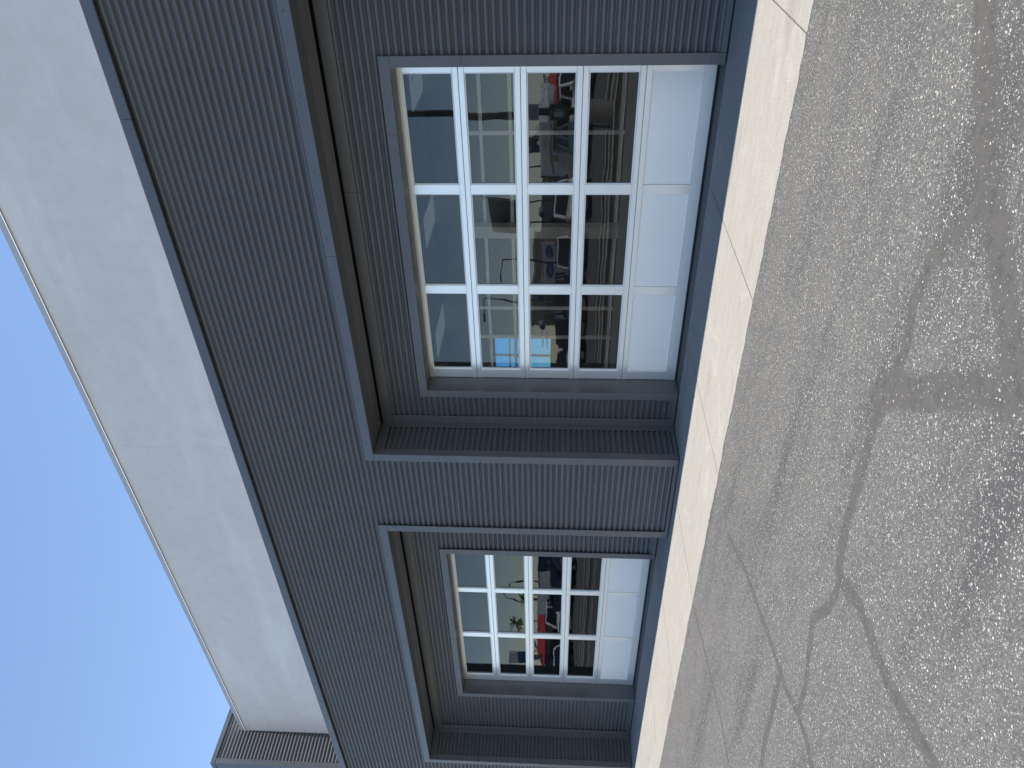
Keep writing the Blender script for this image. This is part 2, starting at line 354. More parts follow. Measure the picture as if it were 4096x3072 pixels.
ZWG = 7.945
wing = MB(); wing.box(EX0, XW-.05, .03, 6, ZT1-.02, ZWG-.03); wing.build('wing_core', 'gap_black', B)
for z0, z1 in ((ZT1-.02, 6.1), (6.1, 6.792), (6.792, 7.484), (7.484, ZWG-.05)):
    corr('wing_cladding_sheet', (XW, .07, z0), (0, 1, 0), (0, 0, 1), (1, 0, 0), 5.9, z1-z0, B, z_ph=z0-3.743)
part('wing_trim', 'trim_steel', XW-.02, XW+.008, -.004, .098, ZT1-.02, ZWG-.085, bevel=.002)
part('wing_trim', 'trim_steel', XW-.35, XW+.012, -.008, 6, ZWG-.083, ZWG, bevel=.002)
part('wing_trim', 'trim_steel', XW-.12, XW-.021, -.004, .02, ZT1-.02, ZWG-.085)
part('wing_front_panel', 'trim_steel', EX0, XW-.122, .006, .028, ZT1-.02, ZWG-.085)
part('wing_trim', 'trim_steel', EX0, XW-.351, -.008, .3, ZWG-.083, ZWG)

# recessed bays
def bay(xl, xr, dl, dr):
    ZD = 3.055; w = .102
    # soffit: flat front pan, ribs, shadow gap
    part('soffit_pan', 'soffit_steel', xl+.002, xr-.002, yF1+.001, .205, ZB-.001, ZB+.012)
    corr('soffit_sheet', (xl, .205, ZB+.003), (1, 0, 0), (0, 1, 0), (0, 0, -1), xr-xl, .372, B, 'soffit_steel', z_ph=.02)
    # wall behind the bay, around the door opening
    wall = MB(); wall.box(xl-.04, dl-.008, RB+.05, RB+.3, 0, ZB+.03); wall.box(dr+.008, xr+.04, RB+.05, RB+.3, 0, ZB+.03); wall.box(dl-.008, dr+.008, RB+.05, RB+.3, ZD+.010, ZB+.03)
    wall.build('wall_core', 'gap_black', B)
    for z0, z1 in ((.03, .975), (.975, 1.667), (1.667, 2.359), (2.359, 3.051), (3.051, ZB-.09)):
        if z0 < ZD:
            corr('cladding_sheet', (xl+.06, RB+.012, z0), (1, 0, 0), (0, 0, 1), (0, -1, 0), dl-w*.5-xl-.06, z1-z0, B, z_ph=z0-3.743)
            corr('cladding_sheet', (dr+w*.5, RB+.012, z0), (1, 0, 0), (0, 0, 1), (0, -1, 0), xr-.06-dr-w*.5, z1-z0, B, z_ph=z0-3.743)
    corr('cladding_sheet', (dl-w*.5, RB+.012, ZD+w*.4), (1, 0, 0), (0, 0, 1), (0, -1, 0), dr-dl+w, ZB-.09-ZD-w*.4, B, z_ph=ZD+w*.4-3.743)
    y0, y1 = RB-.008, RB+.004
    for a, b in split(xl, xr, [xl+3.1]): part('head_trim', 'trim_steel', a+.001, b-.001, y0, y1, ZB-.137, ZB-.010, bevel=.0015)
    for x, s in ((xl, 1), (xr, -1)):
        part('corner_trim', 'trim_steel', x+s*.004, x+s*.115, y0, y1, .012, ZB-.139, bevel=.0015)
        part('corner_trim', 'trim_steel', x-.004, x+.0035*s, .512, RB-.0085, .012, ZB-.12, bevel=.0)
        part('return_trim', 'trim_steel', x-.004, x+.004, .096, .6, ZB-.118, ZB-.004)
        part('return_trim', 'trim_steel', x-.004, x+.004, .096, .511, .012, .056)
        corr('return_sheet', (x-s*.004, .09, .04), (0, 1, 0), (0, 0, 1), (s, 0, 0), .43, ZB-.14, B, z_ph=.04-3.743, seg=.2)
        part('wall_core', 'gap_black', x-s*.045, x-s*.049, .05, RB+.2, .01, ZB)
        part('base_flashing', 'gap_black', x-s*.02, x+s*.001, .05, RB, 0, .011)
    part('base_trim', 'trim_steel', xl+.117, dl-w-.001, y0, y1, .012, .066, bevel=.0015); part('base_trim', 'trim_steel', dr+w+.001, xr-.117, y0, y1, .012, .066, bevel=.0015)
    part('base_flashing', 'gap_black', xl, dl-.01, RB+.005, RB+.04, 0, .02); part('base_flashing', 'gap_black', dr+.01, xr, RB+.005, RB+.04, 0, .02)
    # door surround and jamb linings
    y0 = RB-.012
    for a, b in split(dl-w, dr+w, [dr-.62, dl+1.7]): part('door_trim', 'trim_steel', a+.0008, b-.0008, y0, RB+.006, ZD, ZD+w, bevel=.0015)
    for x, s in ((dl, -1), (dr, 1)):
        for z0, z1 in ((.012, 2.39), (2.392, ZD-.0015)): part('door_trim', 'trim_steel', min(x, x+s*w), max(x, x+s*w), y0, RB+.006, z0, z1, bevel=.0015)
        part('jamb_lining', 'trim_steel', min(x, x+s*.006), max(x, x+s*.006), RB+.007, G+.10, .006, ZD-.002)
    part('head_lining', 'trim_steel', dl, dr, RB+.007, G+.10, ZD+.0005, ZD+.008)
for a in ((X1L, X1R, -5.766, -1.975), (X2L, X2R, -12.676, -8.848)): bay(*a)

# screws: small painted heads, far too small to pick apart singly
sc = MB()
def screw(x, y, z, n=(0, -1, 0), r=.0072):
    n = Vector(n); a = n.cross(Vector((0, 0, 1))); a = a.normalized() if a.length > .1 else Vector((1, 0, 0)); b = n.cross(a); c = Vector((x, y, z))
    ring = lambda rr, h: [tuple(c+n*h+rr*(math.cos(k*math.pi/3)*a+math.sin(k*math.pi/3)*b)) for k in range(6)]
    sc.loft([ring(r*1.3, -.006), ring(r*1.3, .0015), ring(r, .002), ring(r*.8, .006)])
k = 0
while -1.85+1.365*2-1.365*k > -20:
    x = -1.85+1.365*2-1.365*k; k += 1
    for z in (5.093, 4.889, 4.682, 4.471, 4.400, 4.194, 3.986): screw(x, .018, z)
for x0 in [x*.68 for x in range(-21, 3)]:
    if X1L < x0 < X1R or X2L < x0 < X2R: screw(x0, yF0, ZB+.058, r=.007)
for x in (X1L-.095, X2R+.095, X2L-.095):
    for z in (.55, 1.16, 1.77, 2.38, 2.99, 3.6): screw(x, yF0, z, r=.007)
for x in (-3.2, -4.6, -1.9, -9.4, -10.7, -12.1, -12.9):
    for z in (3.52, 3.30): screw(x, RB+.012, z)
tag(sc.build('screw', 'screw_paint', B), kind='stuff')

# ------------------------------------------------------------------ sectional overhead doors
def garage_door(dl, dr, stiles, label, texts):
    JZ = [.020, .672, 1.268, 1.864, 2.462, 3.075]; yf = G-.022; yb = G+.028
    fr = MB()
    for x, s in ((dl, 1), (dr, -1)): fr.box(x, x+s*.012, G-.01, G+.05, .004, 3.05)
    fr.box(dl, dr, G-.016, G+.03, .001, .0195)
    D = tag(fr.build('garage_door', 'rubber', B), label)
    for r in range(5):
        z0, z1 = JZ[r]+.0022, JZ[r+1]-.0022; lo = .112 if r == 0 else .055; hi = .055 if r < 4 else .065
        MB().box(dl+.004, dr-.004, yf, yb, z0, z0+lo).build('rail', 'door_white', D, .0025)
        MB().box(dl+.004, dr-.004, yf, yb, z1-hi, z1).build('rail', 'door_white', D, .0025)
        # tongue that closes the joint between two sections
        if r < 4: MB().box(dl+.006, dr-.006, yf+.012, yb-.004, z1-.004, z1+.009).build('joint_tongue', 'rubber', D)
        za, zb = z0+lo+.0006, z1-hi-.0006
        for x0, x1 in stiles: MB().box(x0, x1, yf+.0012, yb-.001, za, zb).build('stile', 'door_white', D, .002)
        for (a0, a1), (b0, b1) in zip(stiles, stiles[1:]):
            x0, x1 = sorted((a0, b1)) if False else (a1, b0)
            if r == 0:
                MB().box(x0+.001, x1-.001, yf+.012, yb-.003, za, zb).build('panel', 'door_panel', D, .002)
            else:
                mb = MB(); q_ = .012
                mb.box(x0, x0+q_, yf+.014, yb-.006, za, zb); mb.box(x1-q_, x1, yf+.014, yb-.006, za, zb); mb.box(x0+q_, x1-q_, yf+.014, yb-.006, za, za+q_); mb.box(x0+q_, x1-q_, yf+.014, yb-.006, zb-q_, zb)
                pn = MB().box(x0+q_*.4, x1-q_*.4, yf+.026, yf+.034, za+q_*.4, zb-q_*.4).build('pane', 'glass', D)
                me = pn.data; c = Vector(((x0+x1)/2, yf+.03, (za+zb)/2)); pn.location = c
                for v in me.vertices: v.co -= c
                pn.rotation_euler = (R_(random.uniform(-.10, .10)), 0, R_(random.uniform(-.12, .12)))
                mb.build('glazing_bead', 'alu', D)
    for (x, z) in texts:
        text('lettering', 'PLEASE USE', .042, 'frost_letter', D, (x, yf+.0235, z+.026), (R_(90), 0, 0), .0004)
        text('lettering', 'OTHER DOOR', .042, 'frost_letter', D, (x, yf+.0235, z-.026), (R_(90), 0, 0), .0004)
    return D
garage_door(-5.766, -1.975, [(-5.758, -5.632), (-4.546, -4.444), (-3.332, -3.230), (-2.102, -1.983)], 'wide glazed overhead door, the one nearer the camera', [(-2.27, 1.64), (-5.2, 1.62)])
garage_door(-12.676, -8.848, [(-12.668, -12.50), (-11.335, -11.233), (-10.112, -10.021), (-8.89, -8.856)], 'glazed overhead door farther along the wall', [])

# ------------------------------------------------------------------ inside the building, seen dimly through the glass
YB = 10.4; ZC = 4.0
def inner(name, mat, *b, kind=True): return MB().box(*b).build(name, mat, B)
inner('interior_floor', 'interior_floor', EX0, EX1, G+.36, YB, -.015, -.003)
inner('interior_ceiling', 'ceiling_tile', EX0, EX1, RB+.31, YB+.3, ZC, ZC+.05)
inner('beam', 'interior_paint', EX0, EX1, 7.6, 7.8, 3.45, ZC-.001)
for k_ in range(5): inner('hidden_fill_lamp', 'hidden_fill_glow', -14.5+2.6*k_, -12.5+2.6*k_, 8.2, 8.45, ZC-.06, ZC-.002)  # added emitters, unseen behind the beam, brighten the far mullions
inner('interior_partition', 'interior_paint', EX1-.2, EX1, RB+.31, YB, 0, ZC)
inner('interior_partition', 'interior_paint', EX0, EX0+.2, RB+.31, YB, 0, ZC)

# far wall: dark glazing in pale frames, one opening to the sky, tinted by an added pane
fwl = MB(); ox0, ox1, oz0, oz1 = -12.85, -11.72, 1.62, 3.15
fwl.box(EX0, ox0, YB, YB+.1, -.02, ZC); fwl.box(ox1, EX1, YB, YB+.1, -.02, ZC); fwl.box(ox0, ox1, YB, YB+.1, -.02, oz0); fwl.box(ox0, ox1, YB, YB+.1, oz1, ZC)
fwl.build('dark_glazing', 'interior_dark', B)
for z in (.08, 2.57, 3.24, 3.9): inner('mullion', 'alu', -9.9+9.9+EX1-.3, -20, YB-.05, YB-.005, z-.04, z+.04)
for x in (-2.2, -4.1, -6.08, -10.74, -11.66, -12.9, -15, -17): inner('mullion', 'alu', x-.045, x+.045, YB-.052, YB-.004, 0, ZC-.12)
inner('post', 'interior_paint', -8.58, -8.28, YB-.3, YB-.06, 0, ZC-.12)
inner('mullion', 'alu', ox0, ox1, YB+.02, YB+.06, 2.72, 2.77)
inner('mullion', 'alu', -12.36, -12.30, YB+.02, YB+.06, oz0, oz1)
for x, y in ((-3.4, 4.6), (-5.6, 4.6), (-4.0, 7.0), (-6.6, 7.0), (-9.2, 7.0), (-10.6, 4.6)):
    inner('ceiling_light', 'troffer_light', x-.3, x+.3, y-.6, y+.6, ZC-.012, ZC-.002)
for x in (-2.6, -3.8, -5.0, -6.2, -7.4): inner('ceiling_grid_bar', 'alu', x-.012, x+.012, 1.2, 8.1, ZC-.014, ZC-.001)
inner('sky_tint_pane', 'sky_tint', ox0, ox1, YB+.03, YB+.035, oz0, oz1)  # added tint filter, makes the sky in the opening darker and bluer
inner('added_dark_screen', 'interior_dark', EX0+.3, -7.4, 2.6, 2.7, 0, ZC-.001)  # added dark screen, keeps the farther door's panes from looking bright
part('back_roof', 'gap_black', EX0, EX1, YW+.36, YB+.4, ZT1+.2, ZT1+.4)
part('building_end_wall', 'trim_steel', EX1+.001, EX1+.1, .0, YB+.3, -.1, ZT0)

# ------------------------------------------------------------------ across the drive: planting strip, sign pole
def rock_strip(name, x0, x1, y0, y1, z0, n, label, seed):
    rnd = random.Random(seed); mb = MB()
    for _ in range(n):
        r = rnd.uniform(.02, .055); x = rnd.uniform(x0+r, x1-r); y = rnd.uniform(y0+r, y1-r); vs = []
        a0 = rnd.uniform(0, 6.28); sq = rnd.uniform(.5, .9)
        for k in range(5): a = a0+k*1.2566; q_ = r*rnd.uniform(.75, 1.15); vs.append((x+q_*math.cos(a), y+q_*math.sin(a), z0-.01))
        for k in range(5): a = a0+.4+k*1.2566; q_ = r*rnd.uniform(.4, .75); vs.append((x+q_*math.cos(a), y+q_*math.sin(a), z0+r*sq*rnd.uniform(.7, 1.2)))
        mb.add(vs, [(k, (k+1) % 5, 5+(k+1) % 5, 5+k) for k in range(5)]+[(5, 6, 7, 8, 9)])
    return tag(mb.build(name, 'gravel_rock'), label, 'gravel', kind='stuff')
strip = empty('planting_strip', (0, 0, 0)); tag(strip, 'kerbed strip of ground across the drive', 'ground', kind='structure')
for i in range(18):
    a = -38+i*3.0
    MB().box(a+.004, a+2.996, -10.62, -10.47, -.1, .11).build('kerb', 'kerb_concrete', strip, .012)
    MB().box(a+.004, a+2.996, -11.95, -11.80, -.1, .11).build('kerb', 'kerb_concrete', strip, .012)
    MB().box(a+.004, a+2.996, -14.3, -14.15, -.2, .06).build('kerb', 'kerb_concrete', strip, .012)
MB().box(-38, 16, -11.8, -10.62, -.1, .03).build('soil_bed', 'gravel_rock', strip)
rock_strip('gravel', -18, -3, -11.78, -10.64, .03, 2600, 'brown crushed gravel in the kerbed strip opposite', 3)
rock_strip('gravel', -38, -18, -11.78, -10.64, .03, 1700, 'brown crushed gravel farther down the kerbed strip', 4)
MB().box(-60, 20, -9.1, -9.0, -.011, .0015).build('painted_line', 'sign_white', strip)

pole = empty('sign_pole', (-6.75, -11.9, .03), 0, 'dark sign pole on a round concrete base across the drive', 'pole')
mb = MB(); mb.tube([(0, 0, -.1), (0, 0, .62), (0, 0, .66)], [.31, .31, .28], 20); mb.build('concrete_base', 'kerb_concrete', pole, 0)
MB().box(-.075, .075, -.075, .075, .66, 8.5).build('post', 'pole_dark', pole, .01)
bd = MB().box(-.20, .20, .077, .083, 1.28, 1.74).build('charging_sign', 'sign_green', pole, .002)
mb = MB(); mb.box(-.10, .04, .084, .088, 1.38, 1.62); mb.box(.06, .085, .084, .088, 1.38, 1.58); mb.box(-.06, .0, .0885, .090, 1.52, 1.58); mb.build('symbol', 'sign_white', bd)
text('lettering', 'EV', .09, 'sign_white', bd, (0, .086, 1.68), (R_(90), 0, R_(180)))
ps = MB().box(-.22, .22, .077, .083, 2.02, 2.32).build('parking_sign', 'sign_white', pole, .002)
text('lettering', 'CUSTOMER', .085, 'pole_dark', ps, (0, .0845, 2.22), (R_(90), 0, R_(180))); text('lettering', 'PARKING', .085, 'pole_dark', ps, (0, .0845, 2.11), (R_(90), 0, R_(180)))
mb = MB(); mb.tube([(-.28+.02*math.sin(a*1.7), .34+.05*math.sin(a), .35+.28*math.cos(a)) for a in [k*.4 for k in range(16)]], .018, 6); mb.build('cable_loop', 'black_plastic', pole)

# ------------------------------------------------------------------ vehicles facing the drive
def ring(w, zl, zm, zt, y, ch=.88, x0=0):
    return [(-w, y, zl+.06), (-w, y, zm), (-w*ch, y, zt), (w*ch, y, zt), (w, y, zm), (w, y, zl+.06), (w*.9, y, zl), (-w*.9, y, zl)]
def wheel(P, x, y, r, w=.24):
    tw = MB().tube([(x-w/2, y, r), (x+w/2, y, r)], r, 20).build('wheel', 'tyre', P)
    s = 1 if x > 0 else -1; rm = MB()
    rm.tube([(x+s*w*.46, y, r), (x+s*(w*.5+.012), y, r)], r*.62, 16)
    rm.build('rim', 'chrome', tw); sp = MB()
    for k in range(5):
        a = k*2*math.pi/5; sp.box(0, .008, -.03, .03, .05, r*.55) if False else None
        ca, sa = math.cos(a), math.sin(a); q_ = [(-.035, .06), (.035, .06), (.05, r*.56), (-.05, r*.56)]
        pts = [(y+u_*ca-v_*sa, r+u_*sa+v_*ca) for u_, v_ in q_]; xo = x+s*(w*.5+.013)
        sp.add([(xo, *p) for p in pts]+[(xo+s*.008, *p) for p in pts], [(0,1,2,3),(7,6,5,4),(0,1,5,4),(1,2,6,5),(2,3,7,6),(3,0,4,7)])
    sp.build('spoke', 'black_plastic', tw)
def vehicle(kind, paint, loc, rz, label, group='vehicles parked across the drive'):
    big = kind in ('pickup', 'camper'); P = empty({'suv': 'parked_suv', 'pickup': 'parked_pickup', 'camper': 'camper_truck', 'sedan': 'parked_car', 'box': 'box_truck'}[kind], loc, rz, label, {'suv': 'suv', 'pickup': 'pickup', 'camper': 'camper truck', 'sedan': 'car', 'box': 'truck'}[kind], group)
    L = {'suv': 4.7, 'pickup': 5.8, 'camper': 6.2, 'sedan': 4.6, 'box': 6.8}[kind]; w = .98 if kind in ('pickup', 'camper', 'box') else .93
    hood = {'suv': 1.05, 'pickup': 1.18, 'camper': 1.18, 'sedan': .86, 'box': 1.2}[kind]; belt = {'suv': 1.12, 'pickup': 1.25, 'camper': 1.25, 'sedan': .95, 'box': 1.3}[kind]; roof = {'suv': 1.72, 'pickup': 1.92, 'camper': 1.92, 'sedan': 1.42, 'box': 2.1}[kind]
    F = L/2; zl = .38 if w > .95 else .28; wr = .40 if w > .95 else .35
    hl = {'suv': 1.15, 'pickup': 1.35, 'camper': 1.35, 'sedan': 1.2, 'box': 1.1}[kind]
    MB().loft([ring(w*.93, zl+.05, hood-.32, hood-.16, F), ring(w*.99, zl, hood-.22, hood-.05, F-.18), ring(w, zl, hood-.12, hood, F-.7), ring(w, zl, belt-.12, belt, F-hl), ring(w, zl, belt-.08, belt+.02, -F+.5), ring(w*.96, zl+.1, belt-.12, belt-.02, -F)]).build('body', paint, P, .02, True)
    c0 = F-hl+.15; c1 = {'suv': -F+.2, 'pickup': -.75, 'camper': -.6, 'sedan': -F+.75, 'box': .55}[kind]
    k0 = .75 if kind != 'box' else .35; k1 = {'suv': .35, 'pickup': .18, 'camper': .18, 'sedan': .6, 'box': .1}[kind]
    def cr(y, z, ww): return [(-ww, y, z), (ww, y, z)]
    wg, wt = w*.9, w*.74
    cab = MB(); vs = [(-wg, c0, belt-.02), (wg, c0, belt-.02), (wg, c1, belt-.02), (-wg, c1, belt-.02), (-wt, c0-k0, roof-.05), (wt, c0-k0, roof-.05), (wt, c1+k1, roof-.05), (-wt, c1+k1, roof-.05)]
    cab.add(vs, [(0,1,5,4),(1,2,6,5),(2,3,7,6),(3,0,4,7),(4,5,6,7)]); gb = cab.build('windows', 'car_glass', P)
    rf = MB(); rf.loft([[(-wt-.03, c0-k0+.04, roof-.07), (wt+.03, c0-k0+.04, roof-.07), (wt+.03, c1+k1-.05, roof-.07), (-wt-.03, c1+k1-.05, roof-.07)], [(-wt*.95, c0-k0-.08, roof), (wt*.95, c0-k0-.08, roof), (wt*.95, c1+k1+.05, roof), (-wt*.95, c1+k1+.05, roof)]]); rf.build('roof', paint, P, .01)
    for i, j in ((0, 4), (1, 5), (2, 6), (3, 7)): MB().tube([vs[i], vs[j]], .085, 6).build('pillar', paint, P)
    ym = (c0-k0+c1+k1)/2
    for sx in (-1, 1): MB().tube([(sx*wg, ym, belt-.02), (sx*wt, ym, roof-.05)], .08, 6).build('pillar', paint, P)
    for sx in (-1, 1):
        for y in (F-.95, -F+1.05): wheel(P, sx*(w-.10), y, wr)
        MB().box(sx*(w*.60), sx*(w*.92), F-.10, F+.012, hood-.36, hood-.20).build('headlight', 'lamp_lens', P, .02)
        MB().box(sx*(w+.0), sx*(w+.2), c0-.25, c0-.12, belt-.02, belt+.16).build('mirror', paint if kind == 'suv' else 'black_plastic', P, .02)
        for y in (F-.95, -F+1.05): MB().tube([(sx*(w-.02), y+math.cos(a)*(wr+.09), wr+math.sin(a)*(wr+.09)) for a in [math.pi*k/8 for k in range(9)]], .05, 5).build('wheel_arch', 'black_plastic', P)
    gr = MB().box(-w*.56, w*.56, F-.05, F+.018, hood-.42, hood-.17).build('grille', 'black_plastic', P, .02)
    MB().box(-w*.55, w*.55, F+.019, F+.03, hood-.31, hood-.27).build('grille_bar', 'chrome', gr)
    MB().box(-w*.95, w*.95, F-.25, F+.07, zl+.0, zl+.24).build('bumper', 'chrome' if kind == 'pickup' else 'black_plastic', P, .03)
    MB().box(-w*.9, w*.9, -F-.06, -F+.2, zl+.05, zl+.27).build('bumper', 'black_plastic', P, .03)
    if kind == 'pickup':
        MB().box(-w*.84, w*.84, -F+.12, c1-.12, belt-.35, belt+.026).build('cargo_bed', 'black_plastic', P)
    if kind == 'camper':
        mb = MB(); prof = [(-F-.3, .95), (c1-.2, .95), (c1-.1, 1.98), (F-.9, 1.98), (F-.6, 2.25), (F-.75, 2.75), (-F-.3, 2.75)]; N = len(prof)
        mb.add([(-1.05, y, z) for y, z in prof]+[(1.05, y, z) for y, z in prof], [tuple(range(N)), tuple(range(N, 2*N))[::-1]]+[(k, (k+1) % N, N+(k+1) % N, N+k) for k in range(N)])
        bx = mb.build('camper_box', 'paint_white', P, .04)
        for sx in (-1, 1):
            MB().box(sx*1.051, sx*1.06, -F-.1, F-.8, 2.05, 2.18).build('stripe', 'paint_grey', bx)
            text('lettering', 'LANCE', .42, 'paint_navy', bx, (sx*1.056, .3, 2.42), (R_(90), 0, R_(90) if sx > 0 else R_(-90)))
            MB().box(sx*1.051, sx*1.065, -1.6, -.9, 1.7, 2.2).build('window', 'car_glass', bx, .01)
    if kind == 'box':
        bx = MB().box(-1.1, 1.1, -F-.1, .35, .75, 2.9).build('cargo_box', 'paint_white', P, .03)
        MB().box(-1.12, 1.12, -F-.12, .37, 2.84, 2.92).build('cargo_rail', 'chrome', bx)
    return P
GZ = -.204
V = [('suv', 'paint_white', (-10.6, -28.4, GZ), -38, 'white suv at the end of the row, beside the camper truck'),
     ('camper', 'paint_white', (-13.7, -30.2, GZ), -48, 'white pickup carrying a lettered camper box over its cab'),
     ('pickup', 'paint_white', (-17.2, -29.4, GZ), -28, 'white pickup between the camper truck and a silver suv'),
     ('suv', 'paint_silver', (-20.0, -28.9, GZ), -30, 'silver suv between a white and a navy pickup'),
     ('pickup', 'paint_navy', (-22.6, -29.3, GZ), -18, 'navy pickup parked beside a silver suv'),
     ('suv', 'paint_black', (-25.0, -28.8, GZ), -20, 'black suv between a navy pickup and a white suv'),
     ('suv', 'paint_white', (-27.4, -28.4, GZ), -58, 'white suv with dark windows beside a black suv'),
     ('pickup', 'paint_white', (-31.4, -29.4, GZ), -30, 'white pickup behind the dark sign, past the white suv'),
     ('suv', 'paint_grey', (-44.6, -28.6, GZ), 4, 'dark grey suv near the yellow-legged stand'),
     ('pickup', 'paint_black', (-47.2, -29.0, GZ), -2, 'black pickup beside the grey container'),
     ('box', 'paint_white', (-54.6, -31.0, GZ), -25, 'white box truck beside the grey container'),
     ('sedan', 'paint_white', (-54.2, -25.4, GZ), -70, 'white car parked across the front of the box truck'),
     ('suv', 'paint_black', (-58.6, -28.6, GZ), 0, 'black suv beyond the white box truck'),
     ('pickup', 'paint_navy', (-61.2, -29.0, GZ), 3, 'navy pickup, last in the row')]
for kd, pt, lc, rz, lb in V: vehicle(kd, pt, lc, R_(rz), lb)
dm = MB(); dm.add([(-1.0,-.8,0),(1.0,-.8,0),(1.0,.6,0),(-1.0,.6,0),(-1.05,-.95,1.75),(1.05,-.95,1.75),(1.05,.95,1.55),(-1.05,.95,1.55)], [(0,3,2,1),(4,5,6,7),(0,1,5,4),(1,2,6,5),(2,3,7,6),(3,0,4,7)])
dq = dm.build('grey_container', 'dumpster_grey', None, .03); dq.location = (-50.4, -28.6, GZ); tag(dq, 'dark grey steel waste container between parked vehicles', 'container')
MB().box(-1.07, 1.07, -.97, .97, 1.76, 1.82).build('lid', 'black_plastic', dq).rotation_euler.x = R_(-3)

# ------------------------------------------------------------------ light poles, flags, signs, buildings and trees beyond
def lamp(x, y, h, arm, label, side=-1):
    P = empty('light_pole', (x, y, GZ), 0, label, 'light pole', 'light poles across the drive')
    MB().tube([(0, 0, 0), (0, 0, h)], [.10, .06], 8).build('pole', 'pole_dark', P)
    MB().tube([(0, 0, h-.05), (side*arm, 0, h+.1)], .04, 6).build('arm', 'pole_dark', P)
    MB().box(side*arm-.45, side*arm+.35, -.15, .15, h+.02, h+.18).build('lamp_head', 'pole_dark', P, .02)
lamp(-23.9, -50, 4.6, .9, 'dark light pole standing by the round-headed palm'); lamp(-32.3, -50, 6.5, 1.6, 'dark light pole with long arm over the oval sign')
lamp(-35.9, -50, 8.2, 1.8, 'tall dark light pole by the beige building'); lamp(-26.0, -45, 3.9, .7, 'short light pole beside the large green flag')
lamp(-70.2, -45, 6.2, 1.0, 'dark light pole near the blue building'); lamp(-73.4, -45, 7.0, 1.5, 'tall dark light pole before the red roof', 1)
def flag(x, y, zb, zt, w, mat, txt, label, ph=0):
    P = empty('flag', (x, y, GZ), 0, label, 'flag'); MB().tube([(0, 0, 0), (0, 0, zt+.5)], [.07, .04], 8).build('flagpole', 'pole_dark', P)
    mb = MB(); n = 14; vs = []
    for k in range(n+1):
        u_ = k/n; yy = .16*math.sin(u_*7+ph)*u_; vs += [(-.06-w*u_, yy, zb-.15*u_), (-.06-w*u_, yy, zt-.12*u_), (-.06-w*u_, yy+.012, zb-.15*u_), (-.06-w*u_, yy+.012, zt-.12*u_)]
    mb.add(vs, [f for k in range(n) for f in ((4*k, 4*k+4, 4*k+5, 4*k+1), (4*k+2, 4*k+3, 4*k+7, 4*k+6), (4*k+1, 4*k+5, 4*k+7, 4*k+3), (4*k, 4*k+2, 4*k+6, 4*k+4))])
    fc = mb.build('flag_cloth', mat, P, 0, True)
    if txt: text('lettering', txt, .42, 'sign_white', fc, (-.06-w/2, .22, zb+.35), (R_(90), 0, 0), .003, sx=.9)
flag(-24.2, -45, 4.9, 7.0, 2.7, 'flag_dark', 'CHEVROLET', 'large dark green flag flying above the parked vehicles')
flag(-19.7, -45, 3.25, 4.1, 1.1, 'pole_dark', None, 'small black flag above the camper truck', 2)
def panel_sign(x, y, z0, z1, w, label, ov=True):
    P = empty('panel_sign', (x, y, GZ), 0, label, 'sign'); MB().box(-w/2, w/2, -.06, .06, z0, z1).build('board', 'sign_white', P, .01)
    for sx in (-1, 1): MB().box(sx*w*.4-.05, sx*w*.4+.05, -.07-.1, -.07, 0, z1).build('post', 'pole_dark', P)
    if ov:
        c = (0, (z0+z1)/2); mb = MB(); n = 28
        mb.loft([[(w*.42*math.cos(2*math.pi*k/n), yy, c[1]+(z1-z0)*.33*math.sin(2*math.pi*k/n)) for k in range(n)] for yy in (.061, .075)]); o = mb.build('oval', 'sign_blue', P)
        text('lettering', 'Ford', (z1-z0)*.5, 'sign_white', o, (0, .078, c[1]), (R_(90), 0, R_(180)), sx=.9)
panel_sign(-31.2, -50, 1.9, 3.0, 1.5, 'white board sign with a blue lettered oval'); panel_sign(-33.6, -51, 1.9, 3.0, 1.9, 'wider white board sign with a blue lettered oval')
def balloons(x, y, z, label):
    P = empty('balloon_pair', (x, y, GZ), 0, label, 'balloons', 'balloon pairs over the lot')
    MB().tube([(0, 0, 0), (0, 0, z-.2)], .02, 5).build('stick', 'pole_dark', P)
    MB().sphere((-.16, 0, z), .19, sq=(1, 1, 1.15)).build('balloon', 'balloon_blue', P, 0, True); MB().sphere((.18, 0, z+.02), .19, sq=(1, 1, 1.15)).build('balloon', 'balloon_silver', P, 0, True)
for i, (x, l) in enumerate([(-15.2, 'behind the camper truck'), (-16.9, 'behind the white pickup'), (-17.8, 'past the white pickup'), (-20.9, 'over the silver suv'), (-27.0, 'over the navy pickup'), (-29.4, 'by the oval sign')]):
    balloons(x, -36, 2.75+.12*math.sin(i*2), 'blue and silver balloon pair on a stick '+l)
